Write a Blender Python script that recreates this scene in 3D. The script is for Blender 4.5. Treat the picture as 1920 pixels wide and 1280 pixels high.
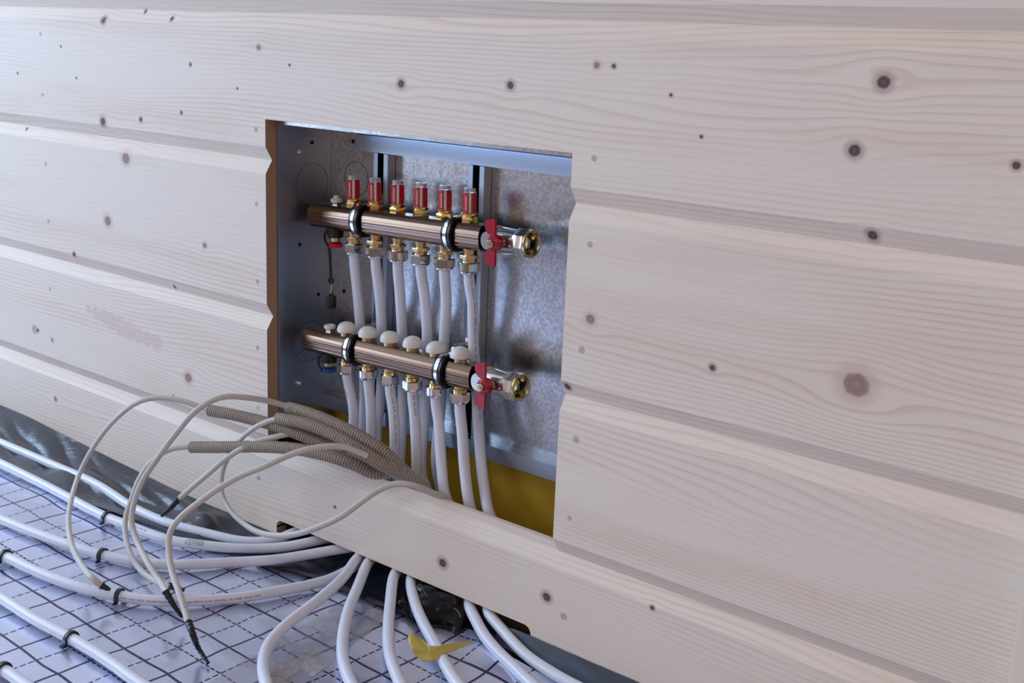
import bpy, bmesh, math, random
from math import pi, sin, cos, sqrt, atan2, radians
from mathutils import Vector, Matrix, noise

sc = bpy.context.scene
for o in list(bpy.data.objects): bpy.data.objects.remove(o)
C = sc.collection

# ---------------------------------------------------------------- camera
F = 2285.5
EYE = Vector((0, 0, 0.8283))
RT = Vector((0.7636074, 0.64448616, 0.03925982))
UP = Vector((-0.18290478, 0.15759695, 0.97041694))
FW = Vector((-0.61923306, 0.74819837, -0.2382218))
cam = bpy.data.cameras.new('camera'); co = bpy.data.objects.new('camera', cam); C.objects.link(co)
cam.sensor_width = 36; cam.lens = F/1920*36; cam.clip_start = 0.05; cam.clip_end = 100
M = Matrix((RT, UP, -FW)).transposed().to_4x4(); M.translation = EYE
co.matrix_world = M
sc.camera = co

# ---------------------------------------------------------------- light
sc.view_settings.view_transform = 'Standard'; sc.view_settings.look = 'None'
sc.view_settings.exposure = 0.0; sc.view_settings.gamma = 1.0; sc.view_settings.use_curve_mapping = False
w = bpy.data.worlds.new('world'); sc.world = w; w.use_nodes = True
bg = w.node_tree.nodes['Background']; bg.inputs[0].default_value = (0.51, 0.71, 1.0, 1); bg.inputs[1].default_value = 8.9
def area(name, loc, rot, sx, sy, power, col, portal=False):
    l = bpy.data.lights.new(name, 'AREA'); l.shape = 'RECTANGLE'; l.size = sx; l.size_y = sy
    l.energy = power; l.color = col
    o = bpy.data.objects.new(name, l); C.objects.link(o); o.location = loc; o.rotation_euler = rot
    if portal: l.cycles.is_portal = True
    return o
# daylight through the window wall on the left and an added smaller one behind the camera for ambience
area('window_portal', (-4.28, -0.45, 1.47), (0, radians(-90), 0), 1.66, 3.1, 1, (1, 1, 1), True)
area('window_portal', (-1.75, -2.88, 1.55), (radians(90), 0, 0), .7, .9, 1, (1, 1, 1), True)

# unseen warm fill light, added to warm the right side
area('warm_fill', (.55, -.6, 2.42), (0, 0, 0), .9, .5, 14, (1.0, .76, .55))

# ---------------------------------------------------------------- helpers
def ray(px, py): return FW + RT*((px-960)/F) - UP*((py-640)/F)
def atY(px, py, Y): d = ray(px, py); return EYE + d*(Y/d.y)
def atZ(px, py, Z): d = ray(px, py); return EYE + d*((Z-EYE.z)/d.z)

def hexc(r, g, b):
    f = lambda c: (c/255/12.92) if c/255 <= .04045 else ((c/255+.055)/1.055)**2.4
    return (f(r), f(g), f(b), 1)

def mat(name, col, rough=.5, metal=0, **k):
    m = bpy.data.materials.new(name); m.use_nodes = True
    b = m.node_tree.nodes['Principled BSDF']
    b.inputs['Base Color'].default_value = col; b.inputs['Roughness'].default_value = rough; b.inputs['Metallic'].default_value = metal
    for kk, v in k.items(): b.inputs[kk.replace('_', ' ')].default_value = v
    return m

class N:
    """tiny node builder"""
    def __init__(s, m): s.t = m.node_tree; s.b = s.t.nodes.get('Principled BSDF')
    def new(s, typ, **k):
        n = s.t.nodes.new(typ)
        for a, v in k.items(): setattr(n, a, v)
        return n
    def put(s, sock, v):
        if isinstance(v, (int, float)): sock.default_value = v
        elif isinstance(v, (tuple, list)): sock.default_value = v
        else: s.t.links.new(v, sock)
    def m(s, op, a, b=0.0, c=None):
        n = s.new('ShaderNodeMath', operation=op); s.put(n.inputs[0], a); s.put(n.inputs[1], b)
        if c is not None: s.put(n.inputs[2], c)
        return n.outputs[0]
    def xyz(s, a, b, c):
        n = s.new('ShaderNodeCombineXYZ'); s.put(n.inputs[0], a); s.put(n.inputs[1], b); s.put(n.inputs[2], c); return n.outputs[0]
    def noise(s, vec, scale, detail=2, rough=.5, dist=0):
        n = s.new('ShaderNodeTexNoise'); s.put(n.inputs['Vector'], vec); n.inputs['Scale'].default_value = scale
        n.inputs['Detail'].default_value = detail; n.inputs['Roughness'].default_value = rough; n.inputs['Distortion'].default_value = dist
        return n.outputs['Fac']
    def mix(s, f, a, b):
        n = s.new('ShaderNodeMix', data_type='RGBA'); s.put(n.inputs[0], f); s.put(n.inputs[6], a); s.put(n.inputs[7], b); return n.outputs[2]
    def ss(s, v, a, b):
        n = s.new('ShaderNodeMapRange', interpolation_type='SMOOTHSTEP'); s.put(n.inputs[0], v); n.inputs[1].default_value = a; n.inputs[2].default_value = b; return n.outputs[0]
    def pos(s):
        g = s.new('ShaderNodeNewGeometry'); x = s.new('ShaderNodeSeparateXYZ'); s.t.links.new(g.outputs['Position'], x.inputs[0])
        return g.outputs['Position'], x.outputs[0], x.outputs[1], x.outputs[2]
    def bump(s, h, strength=.3, dist=.001):
        n = s.new('ShaderNodeBump'); n.inputs['Strength'].default_value = strength; n.inputs['Distance'].default_value = dist
        s.put(n.inputs['Height'], h); s.t.links.new(n.outputs[0], s.b.inputs['Normal'])

class MB:
    def __init__(s): s.v = []; s.f = []
    def add(s, vs, fs):
        n = len(s.v); s.v += [Vector(v) for v in vs]; s.f += [[i+n for i in f] for f in fs]; return s
    def box(s, a, b):
        x0, y0, z0 = a; x1, y1, z1 = b
        return s.add([(x0,y0,z0),(x1,y0,z0),(x1,y1,z0),(x0,y1,z0),(x0,y0,z1),(x1,y0,z1),(x1,y1,z1),(x0,y1,z1)],
              [(0,3,2,1),(4,5,6,7),(0,1,5,4),(1,2,6,5),(2,3,7,6),(3,0,4,7)])
    def lathe(s, prof, axis='z', c=(0,0,0), n=32, rot=0, cap=True):
        """prof = [(r, h)]; n=6 gives a hexagon"""
        c = Vector(c); vs = []; fs = []
        for r, h in prof:
            for k in range(n):
                a = rot + 2*pi*k/n; u, v = r*cos(a), r*sin(a)
                p = {'z': (u, v, h), 'x': (h, u, v), 'y': (v, h, u)}[axis]; vs.append(c+Vector(p))
        for i in range(len(prof)-1):
            for k in range(n):
                k2 = (k+1) % n; fs.append((i*n+k, i*n+k2, (i+1)*n+k2, (i+1)*n+k))
        if cap and prof[0][0] > 1e-6: fs.append(tuple(range(n))[::-1])
        if cap and prof[-1][0] > 1e-6: fs.append(tuple((len(prof)-1)*n+k for k in range(n)))
        return s.add(vs, fs)
    def ring(s, prof, axis='z', c=(0,0,0), n=32, rot=0):
        """closed profile revolved (hollow)"""
        c = Vector(c); vs = []; fs = []; m = len(prof)
        for r, h in prof:
            for k in range(n):
                a = rot + 2*pi*k/n; u, v = r*cos(a), r*sin(a)
                p = {'z': (u, v, h), 'x': (h, u, v), 'y': (v, h, u)}[axis]; vs.append(c+Vector(p))
        for i in range(m):
            j = (i+1) % m
            for k in range(n):
                k2 = (k+1) % n; fs.append((i*n+k, i*n+k2, j*n+k2, j*n+k))
        return s.add(vs, fs)
    def prism(s, poly, d0, d1, plane='yz'):
        """extrude a polygon of the given plane along the remaining axis"""
        n = len(poly)
        def P(a, b, d): return {'yz': (d, a, b), 'xz': (a, d, b), 'xy': (a, b, d)}[plane]
        vs = [P(a, b, d0) for a, b in poly] + [P(a, b, d1) for a, b in poly]
        fs = [tuple(range(n)), tuple(range(2*n-1, n-1, -1))] + [(i, i+n, (i+1) % n+n, (i+1) % n) for i in range(n)]
        return s.add(vs, fs)
    def obj(s, name, m, parent=None, smooth=30, loc=None, bev=0):
        me = bpy.data.meshes.new(name)
        o = bpy.data.objects.new(name, me); C.objects.link(o)
        off = Vector((0,0,0))
        if loc is not None: off = Vector(loc); o.location = off
        me.from_pydata([v-off for v in s.v], [], s.f)
        bm = bmesh.new(); bm.from_mesh(me); bmesh.ops.recalc_face_normals(bm, faces=bm.faces)
        if bev:
            es = [e for e in bm.edges if len(e.link_faces) == 2 and e.calc_face_angle(0) > radians(40)]
            bmesh.ops.bevel(bm, geom=es, offset=bev, segments=2, affect='EDGES', clamp_overlap=True)
        bm.to_mesh(me); bm.free()
        if smooth: me.shade_smooth(); me.set_sharp_from_angle(angle=radians(smooth))
        me.materials.append(m)
        if parent is not None: o.parent = parent
        return o

def catmull(pts, step=.006):
    pts = [Vector(p) for p in pts]; P = [pts[0]*2-pts[1]] + pts + [pts[-1]*2-pts[-2]]; out = []
    for i in range(1, len(P)-2):
        p0, p1, p2, p3 = P[i-1:i+3]; n = max(2, int((p2-p1).length/step))
        # centripetal
        t0 = 0; t1 = t0+max(1e-4, (p1-p0).length)**.5; t2 = t1+max(1e-4, (p2-p1).length)**.5; t3 = t2+max(1e-4, (p3-p2).length)**.5
        for k in range(n):
            t = t1+(t2-t1)*k/n
            A1 = p0*((t1-t)/(t1-t0))+p1*((t-t0)/(t1-t0)); A2 = p1*((t2-t)/(t2-t1))+p2*((t-t1)/(t2-t1)); A3 = p2*((t3-t)/(t3-t2))+p3*((t-t2)/(t3-t2))
            B1 = A1*((t2-t)/(t2-t0))+A2*((t-t0)/(t2-t0)); B2 = A2*((t3-t)/(t3-t1))+A3*((t-t1)/(t3-t1))
            out.append(B1*((t2-t)/(t2-t1))+B2*((t-t1)/(t2-t1)))
    out.append(pts[-1])
    return out
def smoothpath(p, it=3):
    p = [Vector(q) for q in p]
    for _ in range(it):
        p = [p[0]] + [(p[i-1]+p[i]*2+p[i+1])/4 for i in range(1, len(p)-1)] + [p[-1]]
    return p
def resample(p, step):
    L = [0]
    for i in range(1, len(p)): L.append(L[-1]+(p[i]-p[i-1]).length)
    n = max(2, int(L[-1]/step)); out = []; j = 0
    for k in range(n+1):
        s = L[-1]*k/n
        while j < len(L)-2 and L[j+1] < s: j += 1
        t = (s-L[j])/max(1e-9, L[j+1]-L[j]); out.append(p[j].lerp(p[j+1], min(1, t)))
    return out
def tube(mb, path, r, n=16, cap=True, rf=None, flat=1.0):
    m = len(path); T = [(path[min(i+1, m-1)]-path[max(i-1, 0)]).normalized() for i in range(m)]
    u = T[0].orthogonal().normalized(); vs = []; fs = []
    for i in range(m):
        u = (u-T[i]*u.dot(T[i])).normalized(); v = T[i].cross(u)
        rr = rf(i/(m-1), i) if rf else r
        for k in range(n):
            a = 2*pi*k/n; vs.append(path[i]+u*(rr*cos(a))+v*(rr*sin(a)*flat))
    for i in range(m-1):
        for k in range(n):
            k2 = (k+1) % n; fs.append((i*n+k, i*n+k2, (i+1)*n+k2, (i+1)*n+k))
    if cap: fs.append(tuple(range(n))[::-1]); fs.append(tuple((m-1)*n+k for k in range(n)))
    return mb.add(vs, fs)

def text_mb(body, size):
    cu = bpy.data.curves.new('t', 'FONT'); cu.body = body; cu.size = size; cu.resolution_u = 3
    to = bpy.data.objects.new('t', cu); C.objects.link(to)
    dg = bpy.context.evaluated_depsgraph_get(); me = bpy.data.meshes.new_from_object(to.evaluated_get(dg))
    vs = [v.co.copy() for v in me.vertices]; fs = [tuple(p.vertices) for p in me.polygons]
    bpy.data.objects.remove(to); bpy.data.curves.remove(cu); bpy.data.meshes.remove(me)
    return vs, fs
def print_on(path, r, s0, body, size, facing, rev=False, logo=False):
    """letters wrapped on the outside of a tube, starting at arc length s0"""
    vs, fs = text_mb(body, size)
    if logo:
        w_ = max(v.x for v in vs); h_ = size*.72; a_, b_ = -.3*size, w_+.3*size; lo, hi = -.28*size, h_+.28*size; t = size*.13
        rr = (hi-lo)/2; cy = (hi+lo)/2; n = 10; outl = []
        for cx, st in ((b_-rr*.4, -pi/2), (a_+rr*.4, pi/2)):
            for k in range(n+1): a = st+pi*k/n; outl.append((cx, cos(a)*rr*.7, sin(a)*rr))
        base = len(vs); m = len(outl)
        for cx, dx, dy in outl:
            l = sqrt(dx*dx+dy*dy); vs.append(Vector((cx+dx, cy+dy, 0))); vs.append(Vector((cx+dx*(1-t/l), cy+dy*(1-t/l), 0)))
        for k in range(m):
            j = (k+1) % m; fs.append((base+2*k, base+2*j, base+2*j+1, base+2*k+1))
    L = [0]
    for i in range(1, len(path)): L.append(L[-1]+(path[i]-path[i-1]).length)
    facing = Vector(facing); mb = MB(); out = []
    for v in vs:
        s = s0 + (-v.x if rev else v.x); s = max(0, min(L[-1]-1e-5, s)); j = 0
        lo_, hi_ = 0, len(L)-1
        while hi_-lo_ > 1:
            mid = (lo_+hi_)//2
            if L[mid] <= s: lo_ = mid
            else: hi_ = mid
        j = lo_
        t = (s-L[j])/max(1e-9, L[j+1]-L[j]); p = path[j].lerp(path[j+1], t)
        T0 = (path[min(j+1, len(path)-1)]-path[max(j-1, 0)]).normalized(); T1 = (path[min(j+2, len(path)-1)]-path[j]).normalized()
        T = T0.lerp(T1, t).normalized()
        nrm = (facing-T*facing.dot(T)).normalized(); side = nrm.cross(T)
        if rev: side = -side
        a = (v.y-size*.35)/r
        out.append(p + (nrm*cos(a)+side*sin(a))*(r+.00012))
    mb.add(out, fs)
    return mb

def tag(o, label, cat, group=None, kind=None):
    o['label'] = label; o['category'] = cat
    if group: o['group'] = group
    if kind: o['kind'] = kind
    return o
def thing(name, label, cat, loc, group=None, rot=(0,0,0)):
    o = bpy.data.objects.new(name, None); C.objects.link(o); o.location = loc; o.rotation_euler = rot; o.empty_display_size = .01
    return tag(o, label, cat, group)
def struct(o): o['kind'] = 'structure'; return o

# ---------------------------------------------------------------- materials
Y0 = 1.22; TH = .021
GZ = [.162, .383, .634, .857, 1.10]            # V grooves
knots = [(76,64,4,'p'),(193,38,6,'d'),(262,21,3,'d'),(318,35,4,'d'),(485,89,5,'b'),(80,178,4,'p'),(193,228,7,'d'),(264,224,4,'d'),(340,211,3,'d'),
 (357,121,3,'d'),(543,122,2.2,'d'),(480,243,5,'p'),(114,87,2,'d'),(143,146,2,'d'),(33,137,2,'d'),(445,166,2,'d'),(236,297,10,'b'),(86,307,4,'p'),
 (202,414,9,'b'),(481,382,4.5,'p'),(91,415,4,'p'),(42,242,2.5,'d'),(752,157,7,'d'),(957,160,7,'d'),(384,460,5,'b'),(139,477,4,'d'),(320,539,3,'d'),
 (483,528,5,'p'),(94,542,3.5,'p'),(65,617,9,'p'),(71,619,3,'d'),(98,637,3.5,'b'),(353,708,9,'b'),(325,742,4,'p'),(483,652,5,'p'),(104,748,4.5,'b'),(484,765,4,'p'),
 (293,642,17,'r'),(276,636,15,'r'),(259,628,17,'r'),(242,620,19,'r'),(226,611,20,'r'),(210,602,18,'r'),(195,594,15,'r'),(180,587,12,'r'),(166,580,9,'r'),(1119,122,6,'b'),(1151,124,4,'d'),(1258,178,3,'d'),(1657,154,12,'d'),(1602,282,11,'d'),(1315,256,3,'d'),(1114,297,6,'p'),(1632,442,9,'d'),
 (1906,310,7,'d'),(1106,458,6,'p'),(1107,598,9,'b'),(1091,656,7,'p'),(1336,689,5.5,'d'),(1605,721,23,'b'),(1060,726,6,'d'),(1080,824,7,'p'),(1068,971,5,'p'),
 (1025,1119,8,'d'),(1057,1155,7,'p'),(1223,1139,4,'d'),(830,1055,8,'d'),(485,896,5,'p'),(628,950,2.5,'d')]

def knot_group():
    g = bpy.data.node_groups.new('knot', 'ShaderNodeTree')
    for nm in ('x', 'z', 'cx', 'cz', 'r', 'amt', 'disp', 'dmin'): g.interface.new_socket(nm, in_out='INPUT', socket_type='NodeSocketFloat')
    g.interface.new_socket('disp', in_out='OUTPUT', socket_type='NodeSocketFloat'); g.interface.new_socket('d', in_out='OUTPUT', socket_type='NodeSocketFloat')
    gi = g.nodes.new('NodeGroupInput'); go = g.nodes.new('NodeGroupOutput')
    def m(op, a, b=0.0):
        n = g.nodes.new('ShaderNodeMath'); n.operation = op
        for i, v in enumerate((a, b)):
            if isinstance(v, (int, float)): n.inputs[i].default_value = v
            else: g.links.new(v, n.inputs[i])
        return n.outputs[0]
    I = gi.outputs
    dx = m('SUBTRACT', I['x'], I['cx']); dz = m('SUBTRACT', I['z'], I['cz'])
    ex = m('DIVIDE', dx, I['r']); ez = m('DIVIDE', dz, I['r'])
    d2 = m('ADD', m('MULTIPLY', m('MULTIPLY', ex, ex), .8), m('MULTIPLY', ez, ez))
    s2 = m('ADD', m('MULTIPLY', m('MULTIPLY', ex, ex), .035), m('MULTIPLY', m('MULTIPLY', ez, ez), .10))
    e = m('EXPONENT', m('MULTIPLY', s2, -1.0))
    disp = m('ADD', I['disp'], m('MULTIPLY', m('MULTIPLY', e, dz), I['amt']))
    g.links.new(disp, go.inputs['disp']); g.links.new(m('MINIMUM', d2, I['dmin']), go.inputs['d'])
    return g
KG = knot_group()

def wood_mat(name, light, dark, seed=0.0, use_knots=True, k=120.0):
    m = mat(name, light, .62); n = N(m); n.b.inputs['Specular IOR Level'].default_value = .25
    pos, x, y, z = n.pos()
    bid = 0.0
    for g in GZ: bid = n.m('ADD', bid, n.m('GREATER_THAN', z, g))
    disp = 0.0; dm = {'d': 50.0, 'b': 50.0, 'p': 50.0, 'r': 50.0}
    if use_knots:
        for (kx, ky, kr, kt) in knots:
            p = atY(kx, ky, Y0); rr = kr*(p-EYE).dot(FW)/F
            q = n.new('ShaderNodeGroup'); q.node_tree = KG
            n.put(q.inputs['x'], x); n.put(q.inputs['z'], z)
            q.inputs['cx'].default_value = p.x; q.inputs['cz'].default_value = p.z; q.inputs['r'].default_value = rr*1.05
            q.inputs['amt'].default_value = {'d': -.75, 'b': -.75, 'p': 0.0, 'r': 0.0}[kt] if kr > 3.5 else -.3*(kt != 'p')
            n.put(q.inputs['disp'], disp); n.put(q.inputs['dmin'], dm[kt])
            disp = q.outputs['disp']; dm[kt] = q.outputs['d']
    off = n.m('MULTIPLY', bid, 7.31)
    lowv = n.xyz(n.m('MULTIPLY', x, .85), n.m('ADD', off, seed), n.m('MULTIPLY', z, 7.0))
    low = n.noise(lowv, 1.0, 2, .45)
    midv = n.xyz(n.m('MULTIPLY', x, 6.0), n.m('ADD', off, seed+3), n.m('MULTIPLY', z, 45.0))
    midn = n.noise(midv, 1.0, 1)
    zz = n.m('ADD', z, disp)
    v = n.m('ADD', n.m('ADD', n.m('MULTIPLY', zz, k), n.m('MULTIPLY', low, 15.0)), n.m('MULTIPLY', midn, .55))
    fr = n.m('FRACT', v)
    # early wood fades into a narrow late-wood line, then jumps back
    line = n.m('MULTIPLY', n.ss(fr, .45, .93), n.m('SUBTRACT', 1.0, n.ss(fr, .93, 1.0)))
    stren = n.ss(n.noise(n.xyz(n.m('MULTIPLY', x, 1.3), off, n.m('MULTIPLY', z, 9.0)), 1.0, 1), .36, .66)
    f = n.m('MULTIPLY', line, n.m('ADD', .05, n.m('MULTIPLY', stren, .34)))
    fine = n.noise(n.xyz(n.m('MULTIPLY', x, 5.0), off, n.m('MULTIPLY', z, 420.0)), 1.0, 2)
    f = n.m('ADD', f, n.m('MULTIPLY', n.m('SUBTRACT', fine, .5), .30))
    tone = n.noise(n.xyz(n.m('MULTIPLY', x, 1.7), off, n.m('MULTIPLY', z, 14.0)), 1.0, 2)
    f = n.m('ADD', f, n.m('MULTIPLY', n.ss(tone, .48, .72), .20))
    fc = n.new('ShaderNodeClamp'); n.put(fc.inputs[0], f)
    col = n.mix(fc.outputs[0], light, dark)
    if use_knots:
        wob = n.m('MULTIPLY', n.noise(pos, 160.0, 1), .3)
        for kt, inner, halo, hs in (('r', hexc(214,188,176), None, 0), ('p', hexc(158,148,148), None, 0), ('b', hexc(140,112,108), hexc(206,176,158), .55), ('d', hexc(70,56,58), hexc(176,148,140), .7)):
            d = n.m('ADD', n.m('SQRT', dm[kt]), n.m('SUBTRACT', wob, .15))
            if halo: col = n.mix(n.m('MULTIPLY', n.m('SUBTRACT', 1.0, n.ss(d, 1.0, 2.3)), hs), col, halo)
            ringy = n.m('MULTIPLY', n.m('ADD', n.m('SINE', n.m('MULTIPLY', d, 9.0)), 1.0), .05)
            fac = n.m('MULTIPLY', n.m('SUBTRACT', 1.0, n.ss(d, .78, 1.12)), n.m('SUBTRACT', {'r': .65, 'p': .72, 'b': .85, 'd': .92}[kt], ringy))
            col = n.mix(fac, col, inner)
    n.t.links.new(col, n.b.inputs['Base Color'])
    n.bump(n.m('ADD', line, n.m('MULTIPLY', fine, .6)), .12, .0006)
    return m

WOOD = wood_mat('spruce boards', hexc(234,220,205), hexc(206,172,142))
ENDG = mat('end grain', hexc(176,142,114), .8); n = N(ENDG); p_, x_, y_, z_ = n.pos()
f_ = n.m('FRACT', n.m('ADD', n.m('ADD', n.m('MULTIPLY', z_, 150.0), n.m('MULTIPLY', y_, 190.0)), n.m('MULTIPLY', n.noise(p_, 18.0, 2), 5.0)))
n.t.links.new(n.mix(n.m('MULTIPLY', n.ss(f_, .2, .9), .6), hexc(180,148,120), hexc(132,98,74)), n.b.inputs['Base Color'])
TRIMW = mat('planed strip', hexc(236,222,200), .6)
ROUGHW = mat('rough sawn wood', hexc(120,84,54), .85)
PLASTER = mat('room wood', hexc(222,180,144), .7)
CEIL = mat('ceiling boards', hexc(206,196,188), .8)

GALV = mat('galvanised steel', (.62,.64,.66,1), .3, 1.0); n = N(GALV); p_, x_, y_, z_ = n.pos()
sp = n.noise(p_, 260.0, 2, .6); big = n.noise(p_, 9.0, 2)
n.put(n.b.inputs['Roughness'], n.m('ADD', .15, n.m('MULTIPLY', big, .14)))
n.t.links.new(n.mix(n.ss(sp, .4, .62), (.54,.56,.58,1), (.74,.75,.77,1)), n.b.inputs['Base Color'])
n.bump(n.noise(p_, 900.0, 1), .35, .0003)
GALVB = mat('brushed galvanised steel', (.44,.50,.58,1), .36, 1.0); n = N(GALVB); p_, x_, y_, z_ = n.pos()  # blue tint stands in for a cool reflection of the room
n.bump(n.noise(p_, 300.0, 1), .08, .0003)
KNOCK = mat('punched edge', (.12,.13,.15,1), .5, 1.0)
CHROME = mat('chrome', (.80,.79,.77,1), .13, 1.0)
NICKEL = mat('nickel plated brass', (.68,.66,.63,1), .2, 1.0)
BRASS = mat('brass', (.80,.55,.20,1), .18, 1.0)
BRASSD = mat('dull brass', (.70,.52,.28,1), .3, 1.0)
BRONZE = mat('bronze bar', (.36,.25,.18,1), .27, 1.0); n = N(BRONZE); tc = n.new('ShaderNodeTexCoord'); sx = n.new('ShaderNodeSeparateXYZ'); n.t.links.new(tc.outputs['Object'], sx.inputs[0])
st = n.noise(n.xyz(n.m('MULTIPLY', sx.outputs[0], 6.0), n.m('MULTIPLY', sx.outputs[1], 700.0), n.m('MULTIPLY', sx.outputs[2], 700.0)), 1.0, 2)
n.t.links.new(n.mix(st, (.165,.095,.062,1), (.26,.165,.115,1)), n.b.inputs['Base Color']); n.bump(st, .10, .0002)
n.put(n.b.inputs['Roughness'], n.m('ADD', .2, n.m('MULTIPLY', st, .08)))
RED = mat('red plastic', hexc(190,18,38), .3)
REDH = mat('red lacquer', hexc(165,10,36), .25, Coat_Weight=.4)
BLUE = mat('blue plastic', hexc(20,60,150), .4)
WHITE = mat('white plastic', hexc(226,220,212), .4)
PEX = mat('white pex', hexc(220,222,232), .33)
RUBBER = mat('black rubber', hexc(14,14,18), .35)
BLACK = mat('black plastic', hexc(16,16,20), .4)
TAPE = mat('black tape', hexc(18,16,30), .35)
CABLE = mat('grey cable', hexc(196,190,182), .5)
CONDUIT = mat('grey corrugated plastic', hexc(170,158,146), .5)
INK = mat('black print', hexc(46,44,60), .6)
INKW = mat('white print', hexc(240,225,225), .5)
DARK = mat('opening shade', hexc(8,8,10), .9)  # near-black colour standing in for the shade inside openings
CLEAR = mat('clear plastic', (.93,.93,.95,1), .08, Transmission_Weight=.75, IOR=1.45)
YELLOW = mat('yellow sheet', hexc(178,138,28), .55)
n = N(YELLOW); p_, x_, y_, z_ = n.pos(); n.t.links.new(n.mix(n.noise(p_, 14.0, 2), hexc(186,142,26), hexc(220,178,50)), n.b.inputs['Base Color'])
YTAPE = mat('yellow tape', hexc(214,196,92), .4, Transmission_Weight=.35)
GRNLAB = mat('green label', hexc(205,215,70), .5)
FILMG = mat('grey film', hexc(44,50,64), .45)
FILM = mat('black film', hexc(24,28,42), .26); n = N(FILM); p_, x_, y_, z_ = n.pos()
n.bump(n.noise(p_, 26.0, 3, .5, 1.5), .3, .006); n.b.inputs['Coat Weight'].default_value = .2; n.b.inputs['Coat Roughness'].default_value = .25
BAG = mat('glossy black polythene', hexc(5,5,8), .2, Specular_IOR_Level=.35); n = N(BAG); p_, x_, y_, z_ = n.pos(); n.bump(n.noise(p_, 40.0, 1, .5, 1.0), .15, .004)
CLTAPE = mat('clear tape', hexc(178,176,178), .35); n = N(CLTAPE); p_, x_, y_, z_ = n.pos()
sc_ = n.noise(n.xyz(n.m('MULTIPLY', n.m('ADD', x_, n.m('MULTIPLY', y_, .2)), 700.0), n.m('MULTIPLY', y_, 60.0), 0.0), 1.0, 3, .7)
patch = n.ss(n.noise(p_, 16.0, 2), .46, .58)
n.t.links.new(n.mix(n.m('MULTIPLY', n.ss(sc_, .48, .6), patch), hexc(176,172,172), hexc(214,214,220)), n.b.inputs['Base Color'])
n.put(n.b.inputs['Alpha'], n.m('ADD', .25, n.m('MULTIPLY', patch, .5)))

# foil mat with the printed 5 cm grid
GX, GY, GT = -1.27025518, 0.84422661, -0.01535838
FOIL = mat('printed foil', hexc(205,208,222), .3, .55); n = N(FOIL); p_, x_, y_, z_ = n.pos()
dx = n.m('SUBTRACT', x_, GX); dy = n.m('SUBTRACT', y_, GY); c_, s_ = cos(GT), sin(GT)
wn = n.new('ShaderNodeTexNoise'); n.put(wn.inputs['Vector'], p_); wn.inputs['Scale'].default_value = 13.0; wn.inputs['Detail'].default_value = 1
ws = n.new('ShaderNodeSeparateColor'); n.t.links.new(wn.outputs['Color'], ws.inputs[0])
gu = n.m('ADD', n.m('ADD', n.m('MULTIPLY', dx, -c_), n.m('MULTIPLY', dy, -s_)), n.m('MULTIPLY', n.m('SUBTRACT', ws.outputs[0], .5), .008))
gv = n.m('ADD', n.m('ADD', n.m('MULTIPLY', dx, -s_), n.m('MULTIPLY', dy, c_)), n.m('MULTIPLY', n.m('SUBTRACT', ws.outputs[1], .5), .008))
def gridlines(a, b):
    h = n.m('DIVIDE', a, .1); i = n.m('ROUND', h); ds = n.m('MULTIPLY', n.m('ABSOLUTE', n.m('SUBTRACT', h, i)), .1)
    solid = n.m('LESS_THAN', ds, .0021)
    h2 = n.m('ADD', h, .5); dd = n.m('MULTIPLY', n.m('ABSOLUTE', n.m('SUBTRACT', h2, n.m('ROUND', h2))), .1)
    dash = n.m('MULTIPLY', n.m('LESS_THAN', dd, .0015), n.m('LESS_THAN', n.m('FRACT', n.m('DIVIDE', b, .0125)), .74))
    return n.m('MAXIMUM', solid, dash)
grid = n.m('MAXIMUM', gridlines(gu, gv), gridlines(gv, gu))
n.t.links.new(n.mix(grid, hexc(208,214,236), hexc(36,32,76)), n.b.inputs['Base Color'])
n.put(n.b.inputs['Metallic'], n.m('MULTIPLY', n.m('SUBTRACT', 1.0, grid), .7))
n.put(n.b.inputs['Roughness'], .22)
n.bump(n.noise(p_, 22.0, 3, .5, .8), .25, .004)

# ---------------------------------------------------------------- the room
XL, XR = -4.2, 1.6
def board_profile(z0, z1, v0=True, v1=True, g=.021, dp=.013):
    """closed y/z outline of one board between two grooves"""
    p = []
    if v0: p += [(Y0+dp, z0), (Y0, z0+g)]
    else: p += [(Y0, z0)]
    if v1: p += [(Y0, z1-g), (Y0+dp, z1)]
    else: p += [(Y0, z1)]
    p += [(Y0+TH, z1), (Y0+TH, z0)]
    return p
OX0, OX1, OZ0, OZ1 = -1.5235, -.9245, .181, .6975
ZB = .027; ZBL = .007; ZC = .042; CX0, CX1 = -1.503, -.955
wall = MB(); 
zs = [ZB] + GZ + [1.35, 2.5]
for i in range(len(zs)-1):
    z0, z1 = zs[i], zs[i+1]
    v0 = i > 0 and i < 6; v1 = i < 5
    pr = board_profile(z0, z1, v0, v1)
    if i == 0:
        continue
    if z0 < OZ1 and z1 > OZ0:
        wall.prism(pr, XL, OX0); wall.prism(pr, OX1, XR)
    else:
        wall.prism(pr, XL, XR)
# board above the opening (top of the hole is cut inside this board) and the low board with its raised notch
wall.prism([(Y0, OZ1), (Y0, GZ[3]-.021), (Y0+.013, GZ[3]), (Y0+TH, GZ[3]), (Y0+TH, OZ1)], OX0, OX1)
wall.prism(board_profile(ZBL, GZ[0], False, True), XL, CX0); wall.prism(board_profile(ZB, GZ[0], False, True), CX1, XR)
r = .012; nt = [(CX0, ZB+.06), (CX1, ZB+.06)]
arcR = [(CX1 - r + r*cos(a), ZC - r + r*sin(a)) for a in [k*pi/12 for k in range(0, 7)]]
arcL = [(CX0 + r + r*cos(a), ZC - r + r*sin(a)) for a in [pi/2+k*pi/12 for k in range(0, 7)]]
wall.prism(nt + [(CX1, ZB)] + arcR + arcL + [(CX0, ZB)], Y0, Y0+TH, 'xz')
wall.prism(board_profile(ZB+.06, GZ[0], False, True), CX0, OX0 - 1e-4) if CX0 < OX0 else None
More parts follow.
